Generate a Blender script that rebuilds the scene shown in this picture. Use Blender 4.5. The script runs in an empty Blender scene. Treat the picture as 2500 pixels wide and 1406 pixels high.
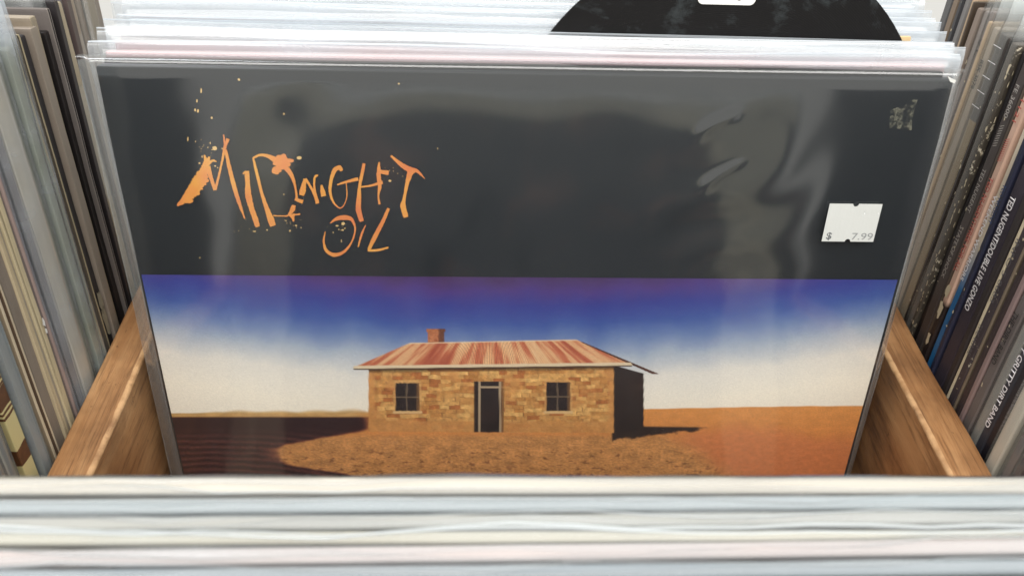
import bpy, bmesh, math, random
from mathutils import Vector, Matrix, noise

# ------------------------------------------------------------------ scene, camera, light
S = bpy.context.scene
COL = S.collection
R = math.radians

CAM = Vector((0, 0, .4415))
FPX = 1960.0                                   # focal length in photo pixels (2500 wide)
AX = ((0.99916693, 0.01092384, 0.03932061),    # world X, Y, Z seen from the camera (right, down, forward)
      (-0.02206829, -0.66585357, 0.745756),
      (0.03432829, -0.74600247, -0.6650578))
cam_d = bpy.data.cameras.new('camera')
cam = bpy.data.objects.new('camera', cam_d)
COL.objects.link(cam)
m = Matrix.Identity(4)
for i in range(3):
    m[i][0] = AX[i][0]; m[i][1] = -AX[i][1]; m[i][2] = -AX[i][2]; m[i][3] = CAM[i]
cam.matrix_world = m
cam_d.sensor_fit = 'HORIZONTAL'; cam_d.sensor_width = 36
cam_d.lens = FPX / 2500 * 36
cam_d.clip_start = .01; cam_d.clip_end = 50
cam_d.dof.use_dof = True
cam_d.dof.focus_distance = .33
cam_d.dof.aperture_fstop = 16
S.camera = cam

w = bpy.data.worlds.new('World'); S.world = w; w.use_nodes = True
w.node_tree.nodes['Background'].inputs[0].default_value = (1.0, .98, .92, 1)
w.node_tree.nodes['Background'].inputs[1].default_value = .7

def area(name, loc, target, size, sizey, power, col):
    l = bpy.data.lights.new(name, 'AREA'); l.shape = 'RECTANGLE'
    l.size = size; l.size_y = sizey; l.energy = power; l.color = col
    o = bpy.data.objects.new(name, l); COL.objects.link(o)
    o.location = loc
    o.rotation_euler = (Vector(target) - Vector(loc)).to_track_quat('-Z', 'Y').to_euler()
    return o
area('ceiling_lamp', (.1, -.6, 2.05), (.02, .2, .2), 2.6, 1.8, 68, (1, .985, .95))
area('window_light', (-.95, 1.35, 1.5), (-.05, .25, .28), .9, .9, 16, (.94, .97, 1))

S.view_settings.view_transform = 'Standard'; S.view_settings.look = 'None'
S.view_settings.exposure = .2; S.view_settings.gamma = 1
S.view_settings.use_curve_mapping = False
S.render.engine = 'CYCLES'
S.cycles.transparent_max_bounces = 14
S.cycles.max_bounces = 4
S.cycles.diffuse_bounces = 3
S.cycles.glossy_bounces = 3
S.cycles.use_adaptive_sampling = True
S.cycles.adaptive_threshold = .02
S.cycles.sample_clamp_indirect = 4

# ------------------------------------------------------------------ helpers
def lin(c):
    out = []
    for v in c:
        v /= 255.0
        out.append(v / 12.92 if v <= .04045 else ((v + .055) / 1.055) ** 2.4)
    return tuple(out)

def mesh_obj(name, verts, faces, mats, parent=None, mi=None, smooth=False):
    me = bpy.data.meshes.new(name)
    me.from_pydata(verts, [], faces)
    if not isinstance(mats, (list, tuple)): mats = [mats]
    for k in mats: me.materials.append(k)
    if mi: me.polygons.foreach_set('material_index', mi)
    if smooth: me.polygons.foreach_set('use_smooth', [True] * len(me.polygons))
    me.update()
    o = bpy.data.objects.new(name, me); COL.objects.link(o)
    if parent: o.parent = parent
    return o

def thing(name, label, cat, loc, rot=(0, 0, 0), group=None):
    o = bpy.data.objects.new(name, None); COL.objects.link(o)
    o.empty_display_size = .02
    o.location = loc; o.rotation_euler = rot
    o['label'] = label; o['category'] = cat
    if group: o['group'] = group
    return o

class NT:
    def __init__(s, name):
        s.m = bpy.data.materials.new(name); s.m.use_nodes = True
        s.t = s.m.node_tree; s.t.nodes.clear()
        s.out = s.n('ShaderNodeOutputMaterial')
    def n(s, typ, **kw):
        nd = s.t.nodes.new(typ)
        for k, v in kw.items(): setattr(nd, k, v)
        return nd
    def l(s, a, b): s.t.links.new(a, b)
    def val(s, sock, v):
        if hasattr(v, 'is_output'): s.l(v, sock)
        else: sock.default_value = v
    def coord(s, which='Object', scale=(1, 1, 1), loc=(0, 0, 0)):
        tc = s.n('ShaderNodeTexCoord'); mp = s.n('ShaderNodeMapping')
        s.l(tc.outputs[which], mp.inputs[0]); mp.inputs['Scale'].default_value = scale; mp.inputs['Location'].default_value = loc
        return mp.outputs[0]
    def noise(s, vec, scale, detail=4, rough=.55, dist=0):
        nd = s.n('ShaderNodeTexNoise'); s.l(vec, nd.inputs['Vector'])
        nd.inputs['Scale'].default_value = scale; nd.inputs['Detail'].default_value = detail
        nd.inputs['Roughness'].default_value = rough; nd.inputs['Distortion'].default_value = dist
        return nd.outputs['Fac']
    def ramp(s, fac, stops, interp='LINEAR'):
        nd = s.n('ShaderNodeValToRGB'); s.l(fac, nd.inputs[0]); e = nd.color_ramp.elements
        nd.color_ramp.interpolation = interp
        while len(e) < len(stops): e.new(.5)
        for k, (p, c) in enumerate(stops):
            e[k].position = p; e[k].color = (*c, 1) if len(c) == 3 else c
        return nd.outputs[0]
    def mix(s, fac, a, b, blend='MIX'):
        nd = s.n('ShaderNodeMix', data_type='RGBA', blend_type=blend)
        s.val(nd.inputs[0], fac)
        for i, v in ((6, a), (7, b)):
            if hasattr(v, 'is_output'): s.l(v, nd.inputs[i])
            else: nd.inputs[i].default_value = (*v, 1)
        return nd.outputs[2]
    def math(s, op, a, b=0.0, c=None, clamp=False):
        nd = s.n('ShaderNodeMath', operation=op, use_clamp=clamp)
        s.val(nd.inputs[0], a); s.val(nd.inputs[1], b)
        if c is not None: s.val(nd.inputs[2], c)
        return nd.outputs[0]
    def sep(s, vec):
        nd = s.n('ShaderNodeSeparateXYZ'); s.l(vec, nd.inputs[0]); return nd.outputs
    def bump(s, h, strength, dist=.001):
        nd = s.n('ShaderNodeBump'); s.l(h, nd.inputs['Height'])
        nd.inputs['Strength'].default_value = strength; nd.inputs['Distance'].default_value = dist
        return nd.outputs[0]
    def bsdf(s, col, rough=.5, spec=.5, normal=None, coat=0):
        b = s.n('ShaderNodeBsdfPrincipled')
        if hasattr(col, 'is_output'): s.l(col, b.inputs['Base Color'])
        else: b.inputs['Base Color'].default_value = (*col, 1)
        s.val(b.inputs['Roughness'], rough); b.inputs['Specular IOR Level'].default_value = spec
        b.inputs['Coat Weight'].default_value = coat; b.inputs['Coat Roughness'].default_value = .08
        if normal: s.l(normal, b.inputs['Normal'])
        return b.outputs[0]
    def done(s, sh): s.l(sh, s.out.inputs[0]); return s.m

MC = {}
def paper(col, wear=0.0, rough=.55, wearcol=(205, 195, 175), streak=.35, low=None, lowz=(.2, .24)):
    """printed card: col sRGB; scuffs and rubbed patches in wearcol; low = second ink colour below lowz"""
    key = ('p', col, wear, rough, wearcol, streak, low, lowz)
    if key in MC: return MC[key]
    k = NT('printed_card'); c = lin(col)
    oi = k.n('ShaderNodeObjectInfo')
    add = k.n('ShaderNodeVectorMath', operation='ADD'); k.l(k.coord(), add.inputs[0])
    comb = k.n('ShaderNodeCombineXYZ'); k.l(k.math('MULTIPLY', oi.outputs['Random'], 7.0), comb.inputs[0]); k.l(comb.outputs[0], add.inputs[1])
    base = add.outputs[0]
    st = k.n('ShaderNodeMapping'); k.l(base, st.inputs[0]); st.inputs['Scale'].default_value = (1.0, 1.0, .05)
    n1 = k.noise(st.outputs[0], 1400, 3)
    n2 = k.noise(base, 55, 4)
    cc = c
    if low:
        z = k.sep(k.coord())[2]
        f = k.n('ShaderNodeMapRange'); k.l(z, f.inputs[0]); f.inputs[1].default_value = lowz[0]; f.inputs[2].default_value = lowz[1]
        cc = k.mix(f.outputs[0], lin(low), c)
    dark = k.mix(1.0, cc, (.62, .6, .58), 'MULTIPLY')
    fac = k.math('MULTIPLY', k.math('ADD', n1, n2), streak)
    c1 = k.mix(fac, cc, dark)
    if wear > 0:
        n3 = k.noise(base, 420, 5, .7)
        n4 = k.noise(base, 40, 3)
        thr = .74 - .22 * wear
        wv = k.n('ShaderNodeMapRange'); k.l(k.math('ADD', k.math('MULTIPLY', n3, .62), k.math('MULTIPLY', n4, .38)), wv.inputs[0])
        wv.inputs[1].default_value = thr; wv.inputs[2].default_value = thr + .03
        c1 = k.mix(wv.outputs[0], c1, lin(wearcol))
    MC[key] = k.done(k.bsdf(c1, rough, .4, k.bump(k.noise(base, 900, 3), .12, .0006)))
    return MC[key]

def plastic(name, haze, f0=.05, rough=.06, hcol=(.9, .92, .95), tr=.5, patch=0.0):
    """clear polythene film: transparent, with a milky scatter and a glossy skin (Schlick reflectance, same from both sides)"""
    k = NT(name)
    t = k.n('ShaderNodeBsdfTransparent')
    d = k.n('ShaderNodeBsdfDiffuse'); d.inputs[0].default_value = (*hcol, 1)
    tl = k.n('ShaderNodeBsdfTranslucent'); tl.inputs[0].default_value = (*hcol, 1)
    dm = k.n('ShaderNodeMixShader'); dm.inputs[0].default_value = tr; k.l(d.outputs[0], dm.inputs[1]); k.l(tl.outputs[0], dm.inputs[2])
    m1 = k.n('ShaderNodeMixShader'); m1.inputs[0].default_value = haze
    rim = k.n('ShaderNodeAttribute'); rim.attribute_name = 'rim'  # raises the haze, standing in for edge highlight and flap glare
    hv = haze
    if patch:
        hz = k.n('ShaderNodeMapRange'); k.l(k.noise(k.coord(scale=(.35, 1, 1)), 40, 2, .6), hz.inputs[0])
        hz.inputs[1].default_value = .3; hz.inputs[2].default_value = .7; hz.inputs[3].default_value = haze * (1 - patch); hz.inputs[4].default_value = min(1, haze * (1 + patch))
        hv = hz.outputs[0]
    k.l(k.math('MAXIMUM', hv, k.math('MULTIPLY', rim.outputs['Fac'], .85)) , m1.inputs[0])
    k.l(t.outputs[0], m1.inputs[1]); k.l(dm.outputs[0], m1.inputs[2])
    g = k.n('ShaderNodeBsdfGlossy'); g.inputs['Roughness'].default_value = rough
    geo = k.n('ShaderNodeNewGeometry'); dt = k.n('ShaderNodeVectorMath', operation='DOT_PRODUCT')
    k.l(geo.outputs['Incoming'], dt.inputs[0]); k.l(geo.outputs['Normal'], dt.inputs[1])
    x = k.math('SUBTRACT', 1.0, k.math('ABSOLUTE', dt.outputs['Value']), clamp=True)
    fr = k.math('MULTIPLY_ADD', k.math('POWER', x, 5.0), 1 - f0, f0)
    m2 = k.n('ShaderNodeMixShader'); k.l(fr, m2.inputs[0]); k.l(m1.outputs[0], m2.inputs[1]); k.l(g.outputs[0], m2.inputs[2])
    return k.done(m2.outputs[0])

BAG_COVER = plastic('clear_sleeve', .014, .12, .1, tr=.2)
BAG_TOP = plastic('milky_sleeve', .22, .06, .14, hcol=(.72, .77, .82), patch=.8)
BAG_SIDE = plastic('hazy_sleeve', .12, .06, .14, hcol=(.8, .84, .84))
BAG_GREY = plastic('grey_sleeve', .5, .06, .15, hcol=(.5, .53, .54))
BAG_FRONT = plastic('front_sleeve', .2, .06, .15, hcol=(.78, .82, .84), patch=.4)  # patchy haze puts bright irregular highlights into the film

W = .3145; H = .3145

def jacket(parent, t, colmat, edgemat, innermat, open_side=0, board=.0011, seed=0, w=W, h=H, wob=.00025, name='jacket'):
    """card record sleeve, front face at local y=0, spine on the left, optionally an open mouth (+1 right)"""
    c = min(.0007, t * .25); a = w / 2
    P = [(-a, c, 0), (-a + c, 0, 0), (a - .0002, 0, 1), (a, .0002, 1)]
    if open_side and t > 2.4 * board:
        d = .012
        P += [(a, board, 2), (a - d, board, 2), (a - d, t - board, 2), (a, t - board, 1)]
    P += [(a, t - .0002, 0), (a - .0002, t, 0), (-a + c, t, 0), (-a, t - c, 0)]
    n = len(P); rnd = random.Random(seed)
    zs = [0, .0006] + [h * i / 14 for i in range(1, 14)] + [h - .0012, h - .0003, h]
    V = []; F = []; MI = []
    for zi, z in enumerate(zs):
        sh = 0 if z < h - .0011 else (.0001 if z < h - .0002 else .0006)
        for (x, y, tag) in P:
            jx = noise.noise(Vector((seed * 3.7, z * 25, x * 9))) * .0005
            jy = noise.noise(Vector((seed * 1.3 + 5, z * 12, 1.0))) * wob
            yy = y + (sh if y < t / 2 else -sh) * min(1, t / .003) if abs(x) > 0 else y
            V.append((x * (1 - sh / a) + jx, yy + jy, z))
    for i in range(len(zs) - 1):
        for j in range(n):
            q = (j + 1) % n
            F.append((i * n + j, i * n + q, (i + 1) * n + q, (i + 1) * n + j)); MI.append(P[j][2])
    F.append(tuple(range(n))[::-1]); MI.append(0)
    F.append(tuple((len(zs) - 1) * n + j for j in range(n))); MI.append(0)
    return mesh_obj(name, V, F, [colmat, edgemat, innermat], parent, MI)

def slab(name, parent, x0, x1, y0, y1, z0, z1, mat, c=.0002):
    bm = bmesh.new(); bmesh.ops.create_cube(bm, size=1)
    for v in bm.verts:
        v.co = Vector(((x0 + x1) / 2 + v.co.x * (x1 - x0), (y0 + y1) / 2 + v.co.y * (y1 - y0), (z0 + z1) / 2 + v.co.z * (z1 - z0)))
    bmesh.ops.bevel(bm, geom=bm.edges[:], offset=c, segments=1, affect='EDGES')
    me = bpy.data.meshes.new(name); bm.to_mesh(me); bm.free(); me.materials.append(mat)
    o = bpy.data.objects.new(name, me); COL.objects.link(o); o.parent = parent
    return o

def bag(parent, t, mat, flap=.01, ol=.004, orr=.004, seed=0, nx=26, w=W, h=H, amp=.0006, bend=0.0, gap=.0005, tilt=0.0, name='plastic_sleeve', flare=.0, flap_glare=0.0):
    """polythene outer sleeve: two sheets joined at the side seams, top left open as a soft flap"""
    a = w / 2
    xs = [-a - ol, -a - ol * .4] + [-a + w * i / nx for i in range(nx + 1)] + [a + orr * .4, a + orr]
    zs = [0, .05, .1, .15, .19, .22, .25, .27, .285, .3, .308, h - .001, h + .001] + [h + .001 + (flap - .0016) * k / 4 for k in range(1, 5)] + [h + flap - .0002, h + flap]
    V = []; F = []; RIM = []
    nX, nZ = len(xs), len(zs)
    for side in (0, 1):
        for zi, z in enumerate(zs):
            up = max(0.0, (z - h) / max(flap, 1e-4))
            for xi, x in enumerate(xs):
                seam = xi in (0, nX - 1)
                wv = noise.noise(Vector((x * 22, z * 9, seed * 2.1 + side * 7))) * amp + noise.noise(Vector((x * 70, z * 30, seed + side * 3))) * amp * .35
                if seam: y = t / 2 + noise.noise(Vector((z * 14, seed * 1.7, x))) * .0008
                else:
                    y = -gap - abs(wv) if side == 0 else t + gap + abs(wv)
                    if up > 0:
                        mid = t / 2 + (flare if side else -flare * .4) * up
                        k = min(1, up * 1.6); y = y * (1 - k) + (mid + wv * 1.6) * k
                y += bend * up * up + noise.noise(Vector((x * 10, seed * 3.3, 4))) * .002 * up
                zz = z + (noise.noise(Vector((x * 9, seed * 5.1, side * .6))) * .0016 + tilt * x) * up
                V.append((x + noise.noise(Vector((z * 18, seed, x * 3))) * .0006, y, zz)); RIM.append(1.0 if zi >= nZ - 2 else min(1, up) * flap_glare)  # top edge highlight and blown-out flap white put in as haze
    for side in (0, 1):
        o = side * nX * nZ
        for zi in range(nZ - 1):
            for xi in range(nX - 1):
                q = (o + zi * nX + xi, o + zi * nX + xi + 1, o + (zi + 1) * nX + xi + 1, o + (zi + 1) * nX + xi)
                F.append(q if side == 0 else q[::-1])
    o = mesh_obj(name, V, F, mat, parent, smooth=True)
    o.data.attributes.new('rim', 'FLOAT', 'POINT').data.foreach_set('value', RIM)
    return o

def spine_text(parent, s, ztop, zbot, yc, cap, mat, t=0, bold=0.0, name='spine_lettering'):
    cu = bpy.data.curves.new('txt', 'FONT'); cu.body = s; cu.size = 1; cu.offset = bold
    cu.resolution_u = 3
    o = bpy.data.objects.new('txt', cu); COL.objects.link(o)
    dg = bpy.context.evaluated_depsgraph_get(); dg.update()
    me = bpy.data.meshes.new_from_object(o.evaluated_get(dg))
    bpy.data.objects.remove(o); 
    xs = [v.co.x for v in me.vertices]; ys = [v.co.y for v in me.vertices]
    x0, x1, y0, y1 = min(xs), max(xs), 0.0, .73
    for v in me.vertices:
        tx = (v.co.x - x0) / (x1 - x0); ty = (v.co.y - y0) / (y1 - y0) - .5
        v.co = Vector((-W / 2 - .0008, yc - ty * cap, ztop - tx * (ztop - zbot)))
    me.materials.clear(); me.materials.append(mat); me.name = name
    ob = bpy.data.objects.new(name, me); COL.objects.link(ob); ob.parent = parent
    return ob

def chips(parent, pts, mat, seed, xoff=-W / 2 - .0007, name='torn_patch', kind=None):
    """ragged flat patches lying on the spine: (y, z, ry, rz)"""
    rnd = random.Random(seed); V = []; F = []
    for (y, z, ry, rz) in pts:
        n = 11; b = len(V); ph = rnd.random() * 6
        for k in range(n):
            an = 2 * math.pi * k / n; r = .55 + rnd.random() * .6
            V.append((xoff, y + math.cos(an) * ry * r, z + math.sin(an) * rz * r))
        F.append(tuple(range(b, b + n))[::-1])
    o = mesh_obj(name, V, F, mat, parent)
    if kind: o['kind'] = kind
    return o

# ------------------------------------------------------------------ the wooden bin
def wood_mat():
    k = NT('stained_wood')
    co = k.coord()
    g = k.n('ShaderNodeMapping'); k.l(co, g.inputs[0]); g.inputs['Scale'].default_value = (1, .09, .35)
    gf = k.n('ShaderNodeMapping'); k.l(co, gf.inputs[0]); gf.inputs['Scale'].default_value = (1, .035, .5)
    n0 = k.noise(gf.outputs[0], 900, 4, .7, .3)
    n1 = k.noise(g.outputs[0], 190, 6, .6, .8)
    n2 = k.noise(g.outputs[0], 40, 4, .5, 1.2)
    n3 = k.noise(co, 26, 4, .6)
    c = k.ramp(k.math('ADD', k.math('MULTIPLY', n1, .45), k.math('MULTIPLY', n2, .55)),
               [(.34, lin((96, 62, 38))), (.44, lin((156, 110, 70))), (.58, lin((182, 136, 92))), (.75, lin((196, 156, 112)))])
    fg = k.n('ShaderNodeMapRange'); k.l(n0, fg.inputs[0]); fg.inputs[1].default_value = .5; fg.inputs[2].default_value = .68; fg.inputs[4].default_value = .55
    c = k.mix(fg.outputs[0], c, lin((78, 48, 30)))
    nick = k.n('ShaderNodeMapRange'); k.l(k.noise(co, 240, 3, .6), nick.inputs[0]); nick.inputs[1].default_value = .68; nick.inputs[2].default_value = .74; nick.inputs[4].default_value = .6
    c = k.mix(nick.outputs[0], c, lin((70, 44, 30)))
    bl = k.n('ShaderNodeMapRange'); k.l(n3, bl.inputs[0]); bl.inputs[1].default_value = .48; bl.inputs[2].default_value = .7
    bl.inputs[4].default_value = .55
    c = k.mix(bl.outputs[0], c, lin((84, 54, 34)))
    # rubbed arris: pale line along the inner top edge
    at = k.n('ShaderNodeAttribute'); at.attribute_name = 'rub'
    e = k.math('MULTIPLY', at.outputs['Fac'], k.math('ADD', .35, k.noise(co, 160, 4)))
    er = k.n('ShaderNodeMapRange'); k.l(e, er.inputs[0]); er.inputs[1].default_value = .62; er.inputs[2].default_value = .95; er.inputs[4].default_value = .75
    c = k.mix(er.outputs[0], c, lin((214, 172, 126)))
    return k.done(k.bsdf(c, .42, .45, k.bump(k.math('ADD', n1, n0), .3, .0008)))
WOOD = wood_mat()
CX = .0205
bin_ = thing('record_bin', 'brown stained wooden record bin with two plank dividers', 'record bin', (CX, .2, 0))

def divider(x_in, x_out, top, seed, sgn):
    # plank running away from the camera; x_in is the face towards the middle compartment
    V = []; F = []; rub = []
    prof = []
    r = .0016
    th = x_out - x_in
    def arc(cx, cz, a0, a1, n=4):
        return [(cx + math.cos(a0 + (a1 - a0) * i / n) * r, cz + math.sin(a0 + (a1 - a0) * i / n) * r) for i in range(n + 1)]
    s = 1 if th > 0 else -1
    prof = [(x_in, 0, .0), (x_in, top * .5, 0), (x_in, top * .8, 0), (x_in, top - .008, 0), (x_in, top - r - .001, .3)]
    for i, (x, z) in enumerate(arc(0, 0, math.pi, math.pi / 2)):
        prof.append((x_in + s * (r + x), top - r + z, 1.0))
    prof += [(x_in + s * (r + .001), top, .3), (x_in + th * .4, top + .0002, 0), (x_in + th * .7, top, 0)]
    for i, (x, z) in enumerate(arc(0, 0, math.pi / 2, 0)):
        prof.append((x_out + s * (-r + x), top - r + z, .15))
    prof += [(x_out, top * .5, 0), (x_out, 0, 0)]
    ys = [-.33 + i * .012 for i in range(48)]
    n = len(prof)
    for y in ys:
        for (x, z, ru) in prof:
            d = noise.noise(Vector((x * 40, y * 22, z * 30 + seed))) * .0007 + noise.noise(Vector((x * 9, y * 7, seed))) * .0006
            V.append((x - CX + (d if z < top * .98 else d * 1.3), y, z + (d * .9 if z > top * .9 else 0))); rub.append(ru)
    for i in range(len(ys) - 1):
        for j in range(n - 1):
            q = (i * n + j, i * n + j + 1, (i + 1) * n + j + 1, (i + 1) * n + j)
            F.append(q if s < 0 else q[::-1])
    o = mesh_obj('divider_plank', V, F, WOOD, bin_, smooth=True)
    at = o.data.attributes.new('rub', 'FLOAT', 'POINT'); at.data.foreach_set('value', rub)
    return o
divider(-.1480, -.1650, .1785, 3, -1)
divider(.1880, .2060, .1785, 8, 1)
slab('floor_board', bin_, -.56, .56, -.33, .34, -.013, -.001, WOOD, .001)

# ------------------------------------------------------------------ the album facing the camera
ALB_LOC = Vector((.0200, .1940, .0012)); LEAN = R(14.04)
album = thing('sleeved_album', 'dark album with orange scrawled lettering above a desert cottage picture, price sticker on its sleeve', 'record album', ALB_LOC, (-LEAN, R(-.35), 0))
bpy.context.view_layer.update()
ALB_INV = album.matrix_world.inverted()
PL_N = (album.matrix_world.to_3x3() @ Vector((0, -1, 0))).normalized()
def on_cover(px, py):
    """photo pixel -> (x, z) on the cover's own face"""
    d = Vector(((px - 1250) / FPX, (py - 703) / FPX, 1))
    d = Vector([sum(AX[i][j] * d[j] for j in range(3)) for i in range(3)])
    p = CAM + d * ((album.matrix_world.translation - CAM).dot(PL_N) / d.dot(PL_N))
    q = ALB_INV @ p
    return q.x, q.z

k = NT('charcoal_cover')
co = k.coord()
c = k.mix(k.noise(co, 18, 4), lin((19, 26, 32)), lin((27, 32, 36)))
scuff = k.n('ShaderNodeMapRange'); k.l(k.noise(co, 700, 4, .7), scuff.inputs[0]); scuff.inputs[1].default_value = .74; scuff.inputs[2].default_value = .8; scuff.inputs[4].default_value = .35
c = k.mix(scuff.outputs[0], c, lin((130, 130, 125)))
COVER = k.done(k.bsdf(c, .38, .5))
DARKCARD = paper((34, 36, 38), .15)
jk = jacket(album, .0042, COVER, DARKCARD, DARKCARD, 0, seed=2, wob=.0001)
# round off the free corners a little
for v in jk.data.vertices:
    for sx in (-1, 1):
        cx_, cz_, r_ = sx * (W / 2 - .0035), H - .0035, .0035
        if (v.co.x - cx_) * sx > 0 and v.co.z > cz_:
            d = Vector((v.co.x - cx_, v.co.z - cz_))
            if d.length > r_:
                d = d.normalized() * r_; v.co.x = cx_ + d.x; v.co.z = cz_ + d.y
rear = jacket(album, .0026, DARKCARD, DARKCARD, DARKCARD, 0, seed=5, wob=.0001, name='inner_gatefold_panel', w=W - .004, h=H + .001)
rear.location = (-.0005, .0046, 0)

# --- flat printed picture: a plain desert cottage under a blue to cream sky
def sheet(name, pts, mat, layer, px=True, parent=jk, sub=False):
    P = [on_cover(*p) for p in pts] if px else pts
    me = bpy.data.meshes.new(name)
    bm = bmesh.new()
    vs = [bm.verts.new((x, -.00006 * layer - .0002, z)) for x, z in P]
    f = bm.faces.new(vs); f.normal_update()
    if f.normal.y > 0: f.normal_flip()
    bmesh.ops.triangulate(bm, faces=bm.faces[:])
    bm.to_mesh(me); bm.free(); me.materials.append(mat)
    o = bpy.data.objects.new(name, me); COL.objects.link(o); o.parent = parent
    return o
def ragged(pts, amp, seed, step=10):
    """subdivide an open run of pixel points and roughen it"""
    out = []; 
    for (a, b) in zip(pts[:-1], pts[1:]):
        L = math.hypot(b[0] - a[0], b[1] - a[1]); n = max(1, int(L / step))
        for i in range(n):
            t = i / n; x = a[0] + (b[0] - a[0]) * t; y = a[1] + (b[1] - a[1]) * t
            out.append((x + noise.noise(Vector((x * .11, y * .11, seed))) * amp, y + noise.noise(Vector((x * .13, y * .12, seed + 9))) * amp))
    out.append(pts[-1]); return out

zt = on_cover(1250, 676)[1]; zh = on_cover(1250, 1000)[1]; z_bot = .004
xl, xr = -W / 2 + .0012, W / 2 - .0012
def print_mat(name, col, a=.15, rough=.38, sc=300, dark=.6):
    k = NT(name); co = k.coord()
    c = lin(col)
    cc = k.mix(k.math('MULTIPLY', k.noise(co, sc, 4), a * 3), c, tuple(v * dark for v in c))
    return k.done(k.bsdf(cc, rough, .5))

# the picture is flat ink: colours worked out dot by dot in code (plain front-on cottage on a generic plain)
def nz(x, y, s, o=0.0): return noise.noise(Vector((x * s, y * s, o)))
def fb(x, y, s, o=0.0): return nz(x, y, s, o) * .55 + nz(x, y, s * 2.1, o + 3) * .28 + nz(x, y, s * 4.3, o + 7) * .17
def sm(a, b, v):
    t = min(1.0, max(0.0, (v - a) / (b - a))); return t * t * (3 - 2 * t)
def mx(a, b, t): return (a[0] + (b[0] - a[0]) * t, a[1] + (b[1] - a[1]) * t, a[2] + (b[2] - a[2]) * t)
def mul(a, k): return (a[0] * k, a[1] * k, a[2] * k)
def h1(i, j=0): 
    v = math.sin(i * 127.1 + j * 311.7) * 43758.5453; return v - math.floor(v)
SKYR = [(0, (70, 46, 92)), (.1, (74, 54, 124)), (.22, (54, 62, 140)), (.35, (62, 86, 154)), (.48, (106, 128, 172)), (.62, (168, 178, 192)), (.78, (222, 218, 210)), (1.0, (240, 232, 216))]
def ramp(R_, t):
    if t <= R_[0][0]: return R_[0][1]
    for (p, c), (q, d) in zip(R_[:-1], R_[1:]):
        if t <= q: return mx(c, d, (t - p) / (q - p))
    return R_[-1][1]
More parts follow.
